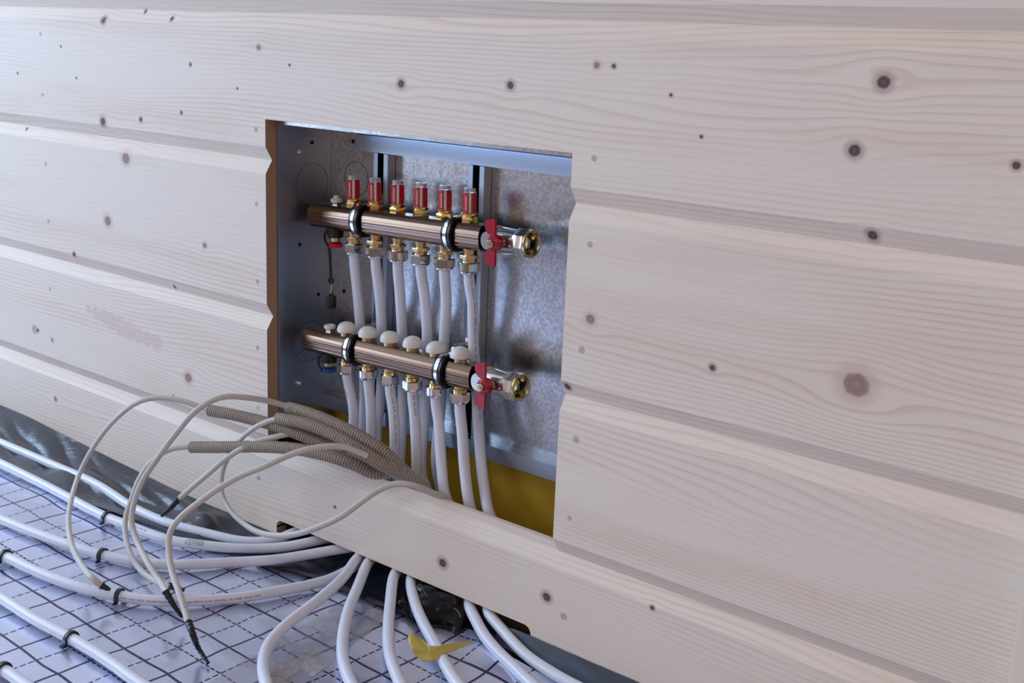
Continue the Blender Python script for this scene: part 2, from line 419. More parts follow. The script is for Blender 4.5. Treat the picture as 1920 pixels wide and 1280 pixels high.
wall.prism([(Y0, ZB+.06), (Y0, GZ[0]-.021), (Y0+.013, GZ[0]), (Y0+.013, GZ[0]+.0115), (Y0+TH, GZ[0]+.0115), (Y0+TH, ZB+.06)], CX0, CX1)
wall.box((CX1-.0001, Y0+.0131, ZB+.07), (OX1+.003, Y0+TH-.0001, GZ[0]+.0115))
wo = struct(wall.obj('wall_back', WOOD, smooth=0))
wo.data.materials.append(ENDG)
for p in wo.data.polygons:
    if abs(p.normal.x) > .9: p.material_index = 1
# vertical corner strip at far right
struct(MB().box((-.3205, Y0-.018, .0), (-.280, Y0-.0002, 2.5)).obj('trim_1', TRIMW, bev=.002))
# sill lying on the floor behind the boards
struct(MB().box((XL, Y0+.035, -.02), (XR, 1.36, .004)).obj('trim_2', ROUGHW, bev=.001))
struct(MB().box((XL, -2.9, -.05), (XR, 1.5, -.006)).obj('floor', mat('screed', hexc(90,88,86), .8)))
struct(MB().box((XL, -2.9, 2.5), (XR, 1.5, 2.55)).obj('ceiling', CEIL))
struct(MB().box((XR, -2.9, -.05), (XR+.1, 1.5, 2.5)).obj('wall_right', PLASTER))
lw = MB(); lw.box((XL-.1, -2.9, -.05), (XL, -2.0, 2.5)); lw.box((XL-.1, 1.0, -.05), (XL, 1.5, 2.5)); lw.box((XL-.1, -2.0, 2.3), (XL, 1.0, 2.5)); lw.box((XL-.1, -2.0, -.05), (XL, 1.0, .64))
struct(lw.obj('wall_left', PLASTER, smooth=0))
fw = MB(); fw.box((XL, -2.9, -.05), (-2.1, -2.8, 2.5)); fw.box((-1.4, -2.9, -.05), (XR, -2.8, 2.5)); fw.box((-2.1, -2.9, -.05), (-1.4, -2.8, 1.1)); fw.box((-2.1, -2.9, 2.0), (-1.4, -2.8, 2.5))
struct(fw.obj('wall_front', PLASTER, smooth=0))
struct(MB().box((XL, 1.40, -.05), (XR, 1.5, 2.5)).obj('wall_outer', ROUGHW, smooth=0))

# ---------------------------------------------------------------- yellow sheet behind the cabinet foot
tag(MB().box((-1.66, 1.362, .02), (-.80, 1.372, .30)).obj('insulation_sheet', YELLOW), 'yellow ochre sheet standing behind the pipes below the steel cabinet', 'sheet')

# ---------------------------------------------------------------- steel cabinet
XS, YF, YB = -1.5185, 1.2425, 1.352
cab = thing('manifold_cabinet', 'galvanised steel manifold cabinet recessed in the square hole of the boarded wall', 'cabinet', (-1.22, 1.30, .205))
def cobj(mb, name, m, par=None, smooth=30, bev=0):
    o = mb.obj(name, m, None, smooth, bev=bev); par = par or cab
    o.parent = par
    # all parents are unrotated and unscaled here: keep the mesh in world coordinates
    root = par; off = Vector((0,0,0))
    while root is not None: off -= Vector(root.location); root = root.parent
    o.location = off
    return o
CT = .703
side = cobj(MB().box((XS-.0012, YF, .20), (XS, YB, CT)).box((XS-.0060, YF-.0012, .20), (XS, YF, CT)), 'side_panel', GALVB, bev=.0003)
cobj(MB().box((-.905, YF, .20), (-.9038, YB, CT)), 'side_panel', GALVB)
back = cobj(MB().box((XS, YB, .222), (-.905, YB+.0012, CT)), 'back_panel', GALV)
top = cobj(MB().box((XS, YF, CT), (-.905, YB, CT+.0012)).box((XS, YF-.001, CT-.013), (-.905, YF, CT+.001)), 'top_panel', GALV)
br = cobj(MB().box((XS, 1.332, .2345), (-.905, YB, .2357)).box((XS, 1.331, .214), (-.905, 1.332, .2357)).box((XS, 1.331, .2125), (-.905, 1.337, .214)), 'bottom_rail', GALVB)
# cross rail: a folded channel on the back panel
cobj(MB().prism([(1.338, .676), (1.338, .652), (1.339, .652), (1.339, .675), (YB-.0003, .684), (YB-.0003, .686), (1.3375, .6775)], -1.444, -.906), 'cross_rail', GALVB, bev=.0003)
# two vertical mounting rails, C shaped, slot shade painted as a near-black strip
for rx in (-1.386, -1.186):
    mb = MB(); w2 = .0155
    for s in (-1, 1):
        mb.box((rx+s*w2-.0008, 1.336, .2365), (rx+s*w2+.0008, YB-.0005, .6515))
        xa, xb = sorted((rx+s*w2, rx+s*.0065)); mb.box((xa, 1.3355, .2365), (xb, 1.3367, .6515))
    ro = cobj(mb, 'mounting_rail', GALVB, bev=.0002)
    cobj(MB().box((rx-w2+.001, YB-.0022, .237), (rx+w2-.001, YB-.0008, .651)), 'slot_shade', DARK, ro)
# screws, holes and knock-outs in the left side panel
def at_side(px, py):
    d = ray(px, py); return EYE + d*((XS-EYE.x)/d.x)
for (px, py) in ((559, 283), (560, 718)):
    p = at_side(px, py); sco = cobj(MB().lathe([(.0072,0),(.0072,.0012),(.0045,.0013)], 'x', (XS+.0001, p.y, p.z), 24), 'washer', GALVB, side)
    mb = MB().lathe([(.0042,.0012),(.0042,.005),(.003,.0062)], 'x', (XS, p.y, p.z), 6).lathe([(.0022,.006),(.002,.0075)], 'x', (XS, p.y, p.z), 16)
    cobj(mb, 'screw', NICKEL, side)
for (px, py) in ((585, 267), (562, 458), (597, 552)):
    p = at_side(px, py); cobj(MB().lathe([(.0032,0),(.0032,.0006)], 'x', (XS, p.y, p.z), 20), 'hole', DARK, side)  # flat dark discs, the shade of the holes put into colour
for (px, py, rr) in ((585, 345, .034), (580, 640, .034), (560, 640, .020)):
    p = at_side(px, py); cobj(MB().ring([(rr, 0), (rr, .0004), (rr-.0006, .0004), (rr-.0006, 0)], 'x', (XS, p.y, p.z), 48), 'knockout', KNOCK, side)
for (px, py) in ((662, 265), (645, 546)):
    p = atY(px, py, YB); cobj(MB().lathe([(.0035,-.0006),(.0035,0)], 'y', (p.x, YB, p.z), 20), 'hole', DARK, back)  # dark discs again painted as hole shade
p = atY(668, 335, YB); cobj(MB().ring([(.028, -.0004), (.028, 0), (.0273, 0), (.0273, -.0004)], 'y', (p.x, YB, p.z), 48), 'knockout', KNOCK, back)

# ---------------------------------------------------------------- manifolds
def sec(o=0.0):
    """bar section in y/z: flat top and bottom, ribbed bulging flanks"""
    h = .0185+o; pts = []
    half = [(-.0125-.4*o, h), (-.0135-.5*o, h-.0006), (-.0172-o, .0128+.6*o), (-.0188-o, .0108), (-.0186-o, .0100), (-.0200-o, .0060), (-.0203-o, .0045), (-.0198-o, .0038),
            (-.0206-o, .0010), (-.0206-o, -.0010), (-.0198-o, -.0038), (-.0203-o, -.0045), (-.0196-o, -.0085), (-.0184-o, -.0098), (-.0194-o, -.0112), (-.0182-o, -.0140-.5*o), (-.0135-.5*o, -h+.0003), (-.0125-.4*o, -h)]
    if o > 0: half = [(-.0115-.4*o, h), (-.0172-o*.8, .0128+.6*o), (-.0203-o, .0060), (-.0208-o, 0), (-.0203-o, -.0060), (-.0176-o*.8, -.0128-.6*o), (-.0115-.4*o, -h)]
    return half + [(-y, z) for y, z in half[::-1]]
LB = .370
def loc(mb, name, m, par, smooth=30, bev=0):
    """mesh given in the coordinates of its thing; parents inside a thing sit at its origin"""
    o = mb.obj(name, m, par, smooth, bev=bev); return o
def hexa(r): return r
HX = [.0900+.0490*i for i in range(6)]
def fitting(root, x, up, rot):
    z = -.0178
    if up:
        nut = loc(MB().lathe([(.0145,-.0530),(.0163,-.0512),(.0163,-.0400),(.0148,-.0385)], 'z', (x,0,0), 6 if rot % 3 else 40, rot*.31).lathe([(.0136,-.0548),(.0142,-.0528)], 'z', (x,0,0), 32), 'compression_nut', CHROME, root, bev=.0004)
        loc(MB().lathe([(.0078,z),(.0078,-.0290)], 'z', (x,0,0), 24).lathe([(.0093,z+.0005),(.0093,-.0215)], 'z', (x,0,0), 24), 'brass_neck', BRASSD, nut)
        loc(MB().lathe([(.0136,-.0330),(.0140,-.0300),(.0136,-.0285)], 'z', (x,0,0), 6, rot*.5).lathe([(.0100,-.0390),(.0100,-.0325)], 'z', (x,0,0), 28), 'brass_ring', BRASSD, nut, bev=.0003)
        return -.0548
    nut = loc(MB().lathe([(.0140,-.0425),(.0156,-.0408),(.0156,-.0300),(.0140,-.0285)], 'z', (x,0,0), 6 if rot % 3 else 40, rot*.37).lathe([(.0132,-.0442),(.0138,-.0420)], 'z', (x,0,0), 32), 'compression_nut', CHROME, root, bev=.0004)
    loc(MB().lathe([(.0092,z),(.0092,-.0235)], 'z', (x,0,0), 24), 'brass_neck', BRASSD, nut)
    loc(MB().lathe([(.0108,-.0290),(.0108,-.0235),(.0100,-.0228)], 'z', (x,0,0), 28), 'brass_ring', BRASS, nut, bev=.0003)
    return -.0442
def flow_meter(root, x, i):
    z = .0182; a0 = atan2(-.70, .62)            # the window of the sleeve
    # red sleeve: a tube with a slot
    mb = MB(); n = 28; gap = .36; vs = []; fs = []; z0, z1 = z+.0150, z+.0435
    for k in range(n+1):
        a = a0+gap+(2*pi-2*gap)*k/n
        for rr, zz in ((.0099, z0), (.0099, z1), (.0076, z1), (.0076, z0)): vs.append((x+rr*cos(a), rr*sin(a), zz))
    for k in range(n):
        for q in range(4): fs.append((4*k+q, 4*k+(q+1) % 4, 4*k+4+(q+1) % 4, 4*k+4+q))
    fs += [(0,1,2,3), (4*n+3,4*n+2,4*n+1,4*n)]
    mb.add(vs, fs); fm = loc(mb, 'flow_meter', RED, root)
    loc(MB().lathe([(.0120,z-.0006),(.0127,z+.0010),(.0127,z+.0085),(.0120,z+.0098)], 'z', (x,0,0), 6, .3+i*.4).lathe([(.0108,z+.0095),(.0113,z+.0110),(.0113,z+.0140),(.0104,z+.0150)], 'z', (x,0,0), 32), 'brass_nut', BRASS, fm, bev=.0004)
    loc(MB().lathe([(.0060,z+.0150),(.0060,z+.0440)], 'z', (x,0,0), 20), 'sight_tube', mat_sight, fm)
    loc(MB().lathe([(.0086,z+.0432),(.0088,z+.0445),(.0082,z+.0500),(.0040,z+.0505),(.0038,z+.0490),(.0001,z+.0490)], 'z', (x,0,0), 28), 'clear_cap', CLEAR, fm)
    mb = MB()
    for k in range(9):
        a1 = a0-gap-.12; a2 = a1-(.34 if k % 2 else .20); zz = z+.0185+.0025*k; rr = .0100
        mb.add([(x+rr*cos(a1), rr*sin(a1), zz), (x+rr*cos(a2), rr*sin(a2), zz), (x+rr*cos(a2), rr*sin(a2), zz+.0007), (x+rr*cos(a1), rr*sin(a1), zz+.0007)], [(0,1,2,3)])
    for aa in (a0-gap-.1,):
        mb.add([(x+.01003*cos(aa), .01003*sin(aa), z+.0180), (x+.01003*cos(aa-.05), .01003*sin(aa-.05), z+.0180), (x+.01003*cos(aa-.05), .01003*sin(aa-.05), z+.0395), (x+.01003*cos(aa), .01003*sin(aa), z+.0395)], [(0,1,2,3)])
    loc(mb, 'scale_marks', INKW, fm, 0)
    if i == 5:   # small green sticker on the nut of the last one
        vs = []; 
        for zz in (z+.001, z+.0095):
            for k in range(5): a = a0+.5+.16*k; vs.append((x+.0128*cos(a), .0128*sin(a), zz))
        loc(MB().add(vs, [(k, k+1, k+6, k+5) for k in range(4)]), 'sticker', GRNLAB, fm)
mat_sight = mat('sight tube', (.85,.85,.88,1), .15, .6)
def valve_cap(root, x):
    z = .0180
    dome = [(.0138, z+.0055), (.0153, z+.0062), (.0155, z+.0105), (.0152, z+.0110)] + [(.0149*cos(a), z+.0110+.0112*sin(a)) for a in [k*pi/2/9 for k in range(0, 9)]] + [(.0001, z+.0222)]
    d = loc(MB().lathe(dome, 'z', (x,0,0), 40), 'valve_cap', WHITE, root, 40)
    loc(MB().lathe([(.0098,z-.0005),(.0098,z+.0060)], 'z', (x,0,0), 30).lathe([(.0105,z+.0025),(.0105,z+.0040)], 'z', (x,0,0), 30), 'brass_collar', BRASSD, d)
def ball_valve(root):
    x = LB
    body = loc(MB().lathe([(.0150,x+.0215),(.0175,x+.0235),(.0186,x+.0300),(.0182,x+.0440),(.0176,x+.0570),(.0176,x+.0600)], 'x', (0,0,0), 48), 'ball_valve', NICKEL, root)
    loc(MB().lathe([(.0140,x-.0002),(.0140,x+.0060),(.0188,x+.0065),(.0188,x+.0140),(.0150,x+.0155),(.0150,x+.0185)], 'x', (0,0,0), 8, .2), 'union_nut', BRONZE, body, bev=.0006)
    loc(MB().lathe([(.0175,x+.0165),(.0200,x+.0175),(.0200,x+.0215),(.0170,x+.0225)], 'x', (0,0,0), 48), 'brass_flange', BRASSD, body)
    hexn = MB().ring([(.0212,x+.0600),(.0216,x+.0610),(.0216,x+.0770),(.0200,x+.0800),(.0160,x+.0800),(.0160,x+.0600)], 'x', (0,0,0), 8, .2)
    loc(hexn, 'hex_end', NICKEL, body, bev=.0006)
    thr = [(.0200, x+.0800), (.0200, x+.0815)]
    mb = MB(); prof = [(.0196,x+.0795),(.0196,x+.0822),(.0172,x+.0822)]
    for k in range(7): prof += [(.0160, x+.0812-.0026*k), (.0170, x+.0799-.0026*k)]
    prof += [(.0150, x+.0620), (.0100, x+.0600), (.0100, x+.0560), (.0200, x+.0560)]
    loc(MB().lathe(prof[:-1], 'x', (0,0,0), 48, cap=False), 'threaded_socket', BRASS, body)
    loc(MB().lathe([(.0104,x+.0600),(.0090,x+.0612),(.0088,x+.0604)], 'x', (0,0,0), 32, cap=False), 'ball', NICKEL, body)
    loc(MB().lathe([(.0090,x+.0601),(.0090,x+.0605)], 'x', (0,0,0), 32), 'bore_shade', DARK, body)  # dark disc painted as the shade deep inside the valve
    # stem, butterfly handle and nut on the room side
    hx = x+.0395
    loc(MB().lathe([(.0062,-.0290),(.0062,-.0150)], 'y', (hx,0,0), 24).lathe([(.0082,-.0215),(.0082,-.0165)], 'y', (hx,0,0), 6), 'stem', NICKEL, body)
    wing = [(.000,.0115),(.0085,.0090),(.0090,.0125),(.0080,.0330),(.0065,.0345),(-.0090,.0315),(-.0125,.0285),(-.0128,.0215),(-.0100,.0155),(-.0060,.0110)]
    mb = MB()
    for s in (1, -1):
        mb.prism([(hx-.006+a, s*b) for a, b in wing], -.0315, -.0280, 'xz')
    mb.lathe([(.0085,-.0370),(.0112,-.0345),(.0118,-.0240),(.0100,-.0225)], 'y', (hx,0,0), 32)
    loc(mb, 'butterfly_handle', REDH, body, bev=.0010)
    loc(MB().prism([(hx-.0230+.0115*cos(a)*.9, .0125*sin(a)) for a in [k*2*pi/20 for k in range(20)]], -.0225, -.0205, 'xz'), 'stop_plate', NICKEL, body, bev=.0004)
    loc(MB().lathe([(.0055,-.0425),(.0062,-.0415),(.0062,-.0368)], 'y', (hx,0,0), 6, .3), 'handle_nut', CHROME, body, bev=.0004)
    loc(MB().lathe([(.0030,-.0440),(.0030,-.0420)], 'y', (hx,0,0), 16), 'stem_end', BRASS, body)
    return body
def drain(root, ring_m, strap):
    x = .047
    d = loc(MB().lathe([(.0100,-.0175),(.0128,-.0195),(.0132,-.0220),(.0132,-.0320),(.0125,-.0335)], 'z', (x,0,0), 32), 'drain_valve', BLACK, root)
    loc(MB().lathe([(.0118,-.0175),(.0118,-.0205)], 'z', (x,0,0), 24).lathe([(.0100,-.0332),(.0090,-.0400),(.0050,-.0430),(.0040,-.0460)], 'z', (x,0,0), 24), 'drain_spout', BRASSD, d)
    knob = MB(); pr = []
    for k in range(24):
        a = 2*pi*k/24; rr = .0118 if k % 2 else .0105; pr.append((x+rr*cos(a), rr*sin(a)))
    knob.prism(pr, -.0490, -.0430, 'xy'); loc(knob, 'coloured_ring', ring_m, d, bev=.0006)
    pts = [Vector((x+.013*cos(a)-.001, -.002+.002*sin(a), -.034+.014*sin(a))) for a in [radians(q) for q in range(70, 300, 20)]]
    pts = [Vector((x-.010, -.006, -.021)), Vector((x-.0165, -.008, -.029)), Vector((x-.0150, -.009, -.040)), Vector((x-.0060, -.010, -.048))]
    if strap:
        pts = pts + [Vector((x-.0035, -.010, -.060)), Vector((x-.0020, -.010, -.080)), Vector((x-.0015, -.010, -.098))]
    mb = MB(); tube(mb, resample(catmull(pts, .003), .002), .0022, 10)
    loc(mb, 'strap', BLACK, d)
    if strap:
        mb = MB().ring([(.0055,-.0012),(.0055,.0012),(.0028,.0012),(.0028,-.0012)], 'y', (x-.0015,-.010,-.1035), 24)
        loc(mb, 'strap_eye', BLACK, d)
        lk = [Vector((x-.0015+.0022*sin(t), -.010+.001*cos(t), -.1145+.0085*cos(t))) for t in [2*pi*k/16 for k in range(17)]]
        mb = MB(); tube(mb, lk, .0008, 8); loc(mb, 'chain_link', BRASSD, d)
        mb = MB().lathe([(.0070,-.1480),(.0088,-.1470),(.0092,-.1300),(.0080,-.1275),(.0001,-.1270)], 'z', (x-.0015,-.010,0), 8, .39).ring([(.0045,-.001),(.0045,.001),(.0025,.001),(.0025,-.001)], 'y', (x-.0015,-.010,-.1240), 20)
        loc(mb, 'hanging_cap', BLACK, d, bev=.0008)
def vent(root, tall):
    x = .050; z = .0180
    v = loc(MB().lathe([(.0085,z+.0048),(.0095,z+.0055),(.0095,z+.0095),(.0075,z+.0110),(.0060,z+.0110),(.0050,z+.0085),(.0001,z+.0085)], 'z', (x,0,0), 28), 'air_vent', WHITE, root)
    if tall:
        loc(MB().lathe([(.0050,z+.009),(.0050,z+.0150),(.0030,z+.0158),(.0001,z+.0158)], 'z', (x,0,0), 24), 'vent_knob', WHITE, v)
    loc(MB().lathe([(.0080,z-.0005),(.0080,z+.0050)], 'z', (x,0,0), 6, .4), 'vent_base', NICKEL, v, bev=.0003)
def manifold(origin, up, label, tilt):
    root = thing('manifold', label, 'manifold', origin, None, (0, -tilt, 0))
    s = sec()
    bar = MB().prism(s, .004, LB, 'yz'); loc(bar, 'distribution_bar', BRONZE, root, 25)
    loc(MB().lathe([(.0150,.0010),(.0178,-.0004),(.0190,.0006),(.0190,.0050)], 'x', (0,0,0), 48), 'end_plug', BRONZE, root)
    for i, x in enumerate(HX):
        if up: flow_meter(root, x, i)
        else: valve_cap(root, x)
        fitting(root, x, up, i + (1 if up else 2))
    ball_valve(root); drain(root, RED if up else BLUE, up); vent(root, up)
    return root
TILT = .024
OU = Vector((-1.5030, 1.305, .5465)); OL = Vector((-1.4950, 1.285, .3450))
manifold(OU, True, 'upper bronze manifold bar with six red flow meters and a red butterfly valve', TILT)
manifold(OL, False, 'lower bronze manifold bar with six white domed caps and a red butterfly valve', TILT)
def on_bar(O, x, y, z): return O + Vector((x*cos(TILT) - z*sin(TILT), y, x*sin(TILT) + z*cos(TILT)))

# clamps that hold the bars on the rails
def clamp(O, x, label, ydeep):
    root = thing('pipe_clamp', label, 'clamp', on_bar(O, x, 0, 0), 'rubber lined clamps holding the manifold bars', (0, -TILT, 0))
    a = sec(.0004); b = sec(.0034)
    def band(o1, o2, x0, x1):
        A = sec(o1); B = sec(o2); nA = len(A); A = A if o1 > 0 else A
        m = len(B); vs = [(x0, y, z) for y, z in A] + [(x1, y, z) for y, z in A] + [(x0, y, z) for y, z in B] + [(x1, y, z) for y, z in B]; fs = []
        for k in range(m):
            j = (k+1) % m
            fs += [(k, j, m+j, m+k), (2*m+k, 3*m+k, 3*m+j, 2*m+j), (k, 2*m+k, 2*m+j, j), (m+k, m+j, 3*m+j, 3*m+k)]
        return MB().add(vs, fs)
    band(.0006, .0062, -.0100, .0100).obj('rubber_liner', RUBBER, root, 50, bev=.0016)
    band(.0058, .0074, -.0032, .0032).obj('steel_band', CHROME, root, 50, bev=.0004)
    # ears, bolt and bracket reaching back to the rail
    yb = 1.335-O.y
    MB().box((-.010, .0255, .012), (.010, yb, .0135)).box((-.010, yb-.0015, .012), (.010, yb, .040)).box((-.010, .0240, .0145), (-.0085, yb, .034)).obj('bracket', CHROME, root, bev=.0004)
    MB().lathe([(.0045,-.0185),(.0045,-.0145)], 'x', (0,.0300,.0235), 6).lathe([(.0025,-.0145),(.0025,.0080)], 'x', (0,.0300,.0235), 16).obj('bolt', CHROME, root, bev=.0003)
    return root
clamp(OU, .1145, 'black and steel clamp round the upper bar, between its first and second flow meters', 0)
clamp(OU, .3105, 'black and steel clamp round the upper bar, just left of its last flow meter', 0)
clamp(OL, .1145, 'black and steel clamp round the lower bar, between its first and second white caps', 0)
clamp(OL, .3105, 'black and steel clamp round the lower bar, just left of its last white cap', 0)

# ---------------------------------------------------------------- heating pipes
R = .0082
def pz(px, py, z): return atZ(px, py, z)
def floorpath(l, z=R+.001): return [pz(a[0], a[1], a[2] if len(a) > 2 else z) for a in l]
floors = {
 'A': [(556,995,.028),(529,1008,.018),(494,1015,.012),(450,1014),(400,1003),(317,981),(254,954),(181,908),(91,868),(0,829),(-120,775),(-300,690)],
 'B': [(603,1011,.028),(559,1021,.020),(516,1027,.013),(450,1028),(400,1024),(317,1012),(254,990),(195,967),(91,913),(0,868),(-120,812),(-300,725)],
 'C': [(643,1028,.030),(581,1039,.020),(516,1049,.013),(450,1053),(400,1056),(317,1058),(254,1053),(181,1037),(91,1008),(0,972),(-120,915),(-300,830)],
 'D': [(684,1051,.0135),(669,1060,.0125),(645,1073,.0115),(616,1087,.010),(537,1105),(450,1120),(400,1124),(294,1126),(226,1117),(158,1103),(91,1080),(9,1042),(-120,975),(-300,880)],
 'E': [(670,1046,.0335),(643,1083,.033),(594,1127,.030),(537,1171,.024),(502,1210,.018),(493,1245,.014),(500,1285,.012),(520,1330,.011),(560,1400,.010)],
 'F': [(691,1053,.0325),(671,1100,.030),(653,1144,.024),(643,1192,.018),(643,1236,.014),(656,1276,.012),(685,1330,.010),(730,1400,.010)],
 'G': [(739,1078,.032),(732,1127,.026),(728,1180,.020),(730,1223,.015),(748,1276,.012),(775,1330,.010),(820,1400,.010)],
 'H': [(770,1091,.030),(780,1136,.024),(800,1180,.018),(818,1210,.014),(844,1262,.012),(880,1310,.010),(940,1390,.010)],
 'I': [(880,1136,.030),(890,1158,.026),(908,1191,.020),(935,1223,.015),(967,1253,.012),(992,1278,.010),(1050,1325,.010),(1150,1400,.010)],
 'J': [(916,1150,.030),(937,1175,.024),(964,1206,.018),(991,1232,.013),(1027,1256,.011),(1066,1279,.010),(1130,1310,.010),(1250,1370,.010)],
}
# screen rows of the risers seen in the photo: (pixel, depth)
ris = {
 ('l',0): [(655,725,1.285),(664,785,1.287)], ('l',1): [(694,745,1.285),(696,800,1.286)], ('l',2): [(737,764,1.284),(740,845,1.282)],
 ('l',3): [(777,775,1.284),(781,851,1.280)], ('l',4): [(823,790,1.283),(827,860,1.276),(838,942,1.262)], ('l',5): [(866,800,1.283),(871,877,1.274),(882,955,1.262)],
 ('u',0): [(670,545,1.310),(677,630,1.317),(683,720,1.318),(681,790,1.316)], ('u',1): [(711,545,1.310),(716,630,1.319),(714,740,1.320),(707,805,1.316)], ('u',2): [(750,550,1.310),(754,630,1.319),(755,760,1.320),(752,840,1.312)],
 ('u',3): [(796,550,1.310),(801,640,1.319),(798,770,1.320),(790,875,1.306)], ('u',4): [(837,560,1.310),(833,630,1.319),(826,760,1.320),(818,870,1.306)],
 ('u',5): [(886,560,1.310),(887,630,1.317),(894,740,1.317),(899,830,1.310),(908,915,1.290),(920,972,1.268)],
}
plan = [('l',0,'A'),('u',0,'B'),('l',1,'C'),('u',1,'D'),('l',2,'E'),('u',2,'F'),('l',3,'G'),('u',3,'H'),('l',4,None),('u',4,None),('l',5,'I'),('u',5,'J')]
ords = ['first', 'second', 'third', 'fourth', 'fifth', 'last']
where = {'A': 'running left nearest the wall', 'B': 'running left and printed with an oval logo',
 'C': 'running left just outside the logo pipe', 'D': 'running left with a long printed text',
 'E': 'bending widest into the foreground', 'F': 'reaching the foreground right of the widest',
 'G': 'reaching the foreground left of the yellow scrap', 'H': 'running under the torn yellow tape scrap',
 'I': 'sweeping right between black bag and foil edge', 'J': 'sweeping right, closest to the grey film strip', None: 'hidden behind the low board'}
pipe_paths = {}
for which, i, fl in plan:
    O = OU if which == 'u' else OL
    zb = -.0548 if which == 'u' else -.0442
    s0 = on_bar(O, HX[i], 0, zb+.012); s1 = on_bar(O, HX[i], 0, zb-.012)
    pts = [s0, s1]
    rr = [atY(a, b, Y) for a, b, Y in ris[(which, i)]]
    pts += rr; last = pts[-1]
    if fl:
        fp = floorpath(floors[fl]); e = fp[0]
        zt = .085 if which == 'l' else .105
        ex = e.x + (.012 if fl in 'ABCD' else 0)
        dv = (fp[0]-fp[1]); dv.z = 0; dv = dv/max(.2, abs(dv.y)/max(1e-6, dv.length)*1.0)/max(1e-6, dv.length)
        dv.x = max(-.9, min(.9, dv.x*.6)); dv.y = 1
        bk = .018 if which == 'u' else 0
        q1 = Vector((e.x+dv.x*(1.248-e.y), 1.248, max(e.z, .0135))); q2 = Vector((q1.x+dv.x*.008, 1.276+bk, (.0165 if e.z < .02 else .038)))
        pts.append(Vector((last.x*.5+q2.x*.5, 1.285+bk, .115)))
        pts.append(Vector((last.x*.15+q2.x*.85, 1.291+bk, .068)))
        pts += [q2, q1]
        pts += fp
    else:
        k = 0 if which == 'l' else 1
        pts += [Vector((last.x+.006, 1.300+.024*k, .12)), Vector((last.x+.016, 1.326+.018*k, .060)), Vector((last.x+.055, 1.331+.018*k, .020)), Vector((last.x+.15, 1.331+.018*k, .0128)), Vector((-.70, 1.331+.018*k, .0128))]
    path = resample(smoothpath(resample(catmull(pts), .006), 6), .006)
    mb = MB(); tube(mb, path, R, 20)
    lab = 'white pipe from the %s %s, %s' % (ords[i], 'flow meter' if which == 'u' else 'white cap', where[fl])
    o = mb.obj('heating_pipe', PEX, smooth=60, loc=path[0]); tag(o, lab, 'pipe', 'white heating pipes leaving the manifolds')
    pipe_paths[(which, i)] = (path, o, fl)
for nm, pts, lab in (('K', [(-260,960),(-120,1050),(0,1119),(68,1162),(145,1203),(204,1239),(254,1275),(330,1325),(420,1390)], 'white pipe crossing the lower left corner, held by a black clip'),
                     ('L', [(-200,1150),(-60,1222),(9,1257),(45,1282),(110,1330),(180,1380)], 'white pipe just entering the bottom left corner of the picture')):
    path = resample(smoothpath(resample(catmull(floorpath(pts)), .006), 4), .006)
    mb = MB(); tube(mb, path, R, 20); o = mb.obj('heating_pipe', PEX, smooth=60, loc=path[0])
    tag(o, lab, 'pipe', 'white heating pipes on the foil'); pipe_paths[nm] = (path, o, nm)

def arclen(path, px=None, target=None):
    best = 0; bd = 1e9; s = 0
    for i, p in enumerate(path):
        if i: s += (p-path[i-1]).length
        d = (p-target).length
        if d < bd: bd = d; best = s
    return best
def printed(key, target, body, size, facing, rev=False, logo=False):
    path, o, _ = pipe_paths[key]
    mb = print_on(path, R, arclen(path, target=target), body, size, facing, rev, logo)
    t = mb.obj('printed_logo' if logo else 'printed_text', INK, None, 0, loc=path[0]); t.location = (0,0,0); t.parent = o
CAMDIR = (.62, -.75, .5)
key = {v[2]: k for k, v in pipe_paths.items()}
printed(key['B'], pz(365,1014,R), 'WIRSBO', .0068, (.45, -.6, .75), True, True)
printed(key['B'], pz(256,992,R), 'PE-Xa  EVAL  Q&E  ·', .0040, (.45, -.6, .75), True)
printed(key['D'], pz(232,1120,R), '20x2,0 · EVAL · PE-Xa · POWER PRODUCTS  PE-Xa · oxygen diffusion proof · DIN 4726 · ISO 10508 · EN ISO 15875', .0042, (.5, -.9, .25), True)
printed(('u',5), atY(893,505,1.305), 'Thermo · EVAL 20x2,0mm · DIN 4726 · WIRSBO · Class A · 6 bar · 95°C · DIN CERTCO · PE-Xa/EVAL 20x2,0mm / Wirsbo / TYPE A', .0042, (.95, -.45, .05), False)
printed(('l',2), atY(742,728,1.285), 'PE-Xa · wirsbo · Q 90 · 20x2,0 · EVAL · DIN 4726', .0042, (.95, -.55, .1), False)
printed(('l',3), atY(782,742,1.285), '405E  NQ  UPO0', .0046, (.9, -.6, .1), False)
printed(('l',0), atY(652,706,1.285), '· 20x2,0 · 90 · 4726', .0040, (-.1, -.9, .1), False)

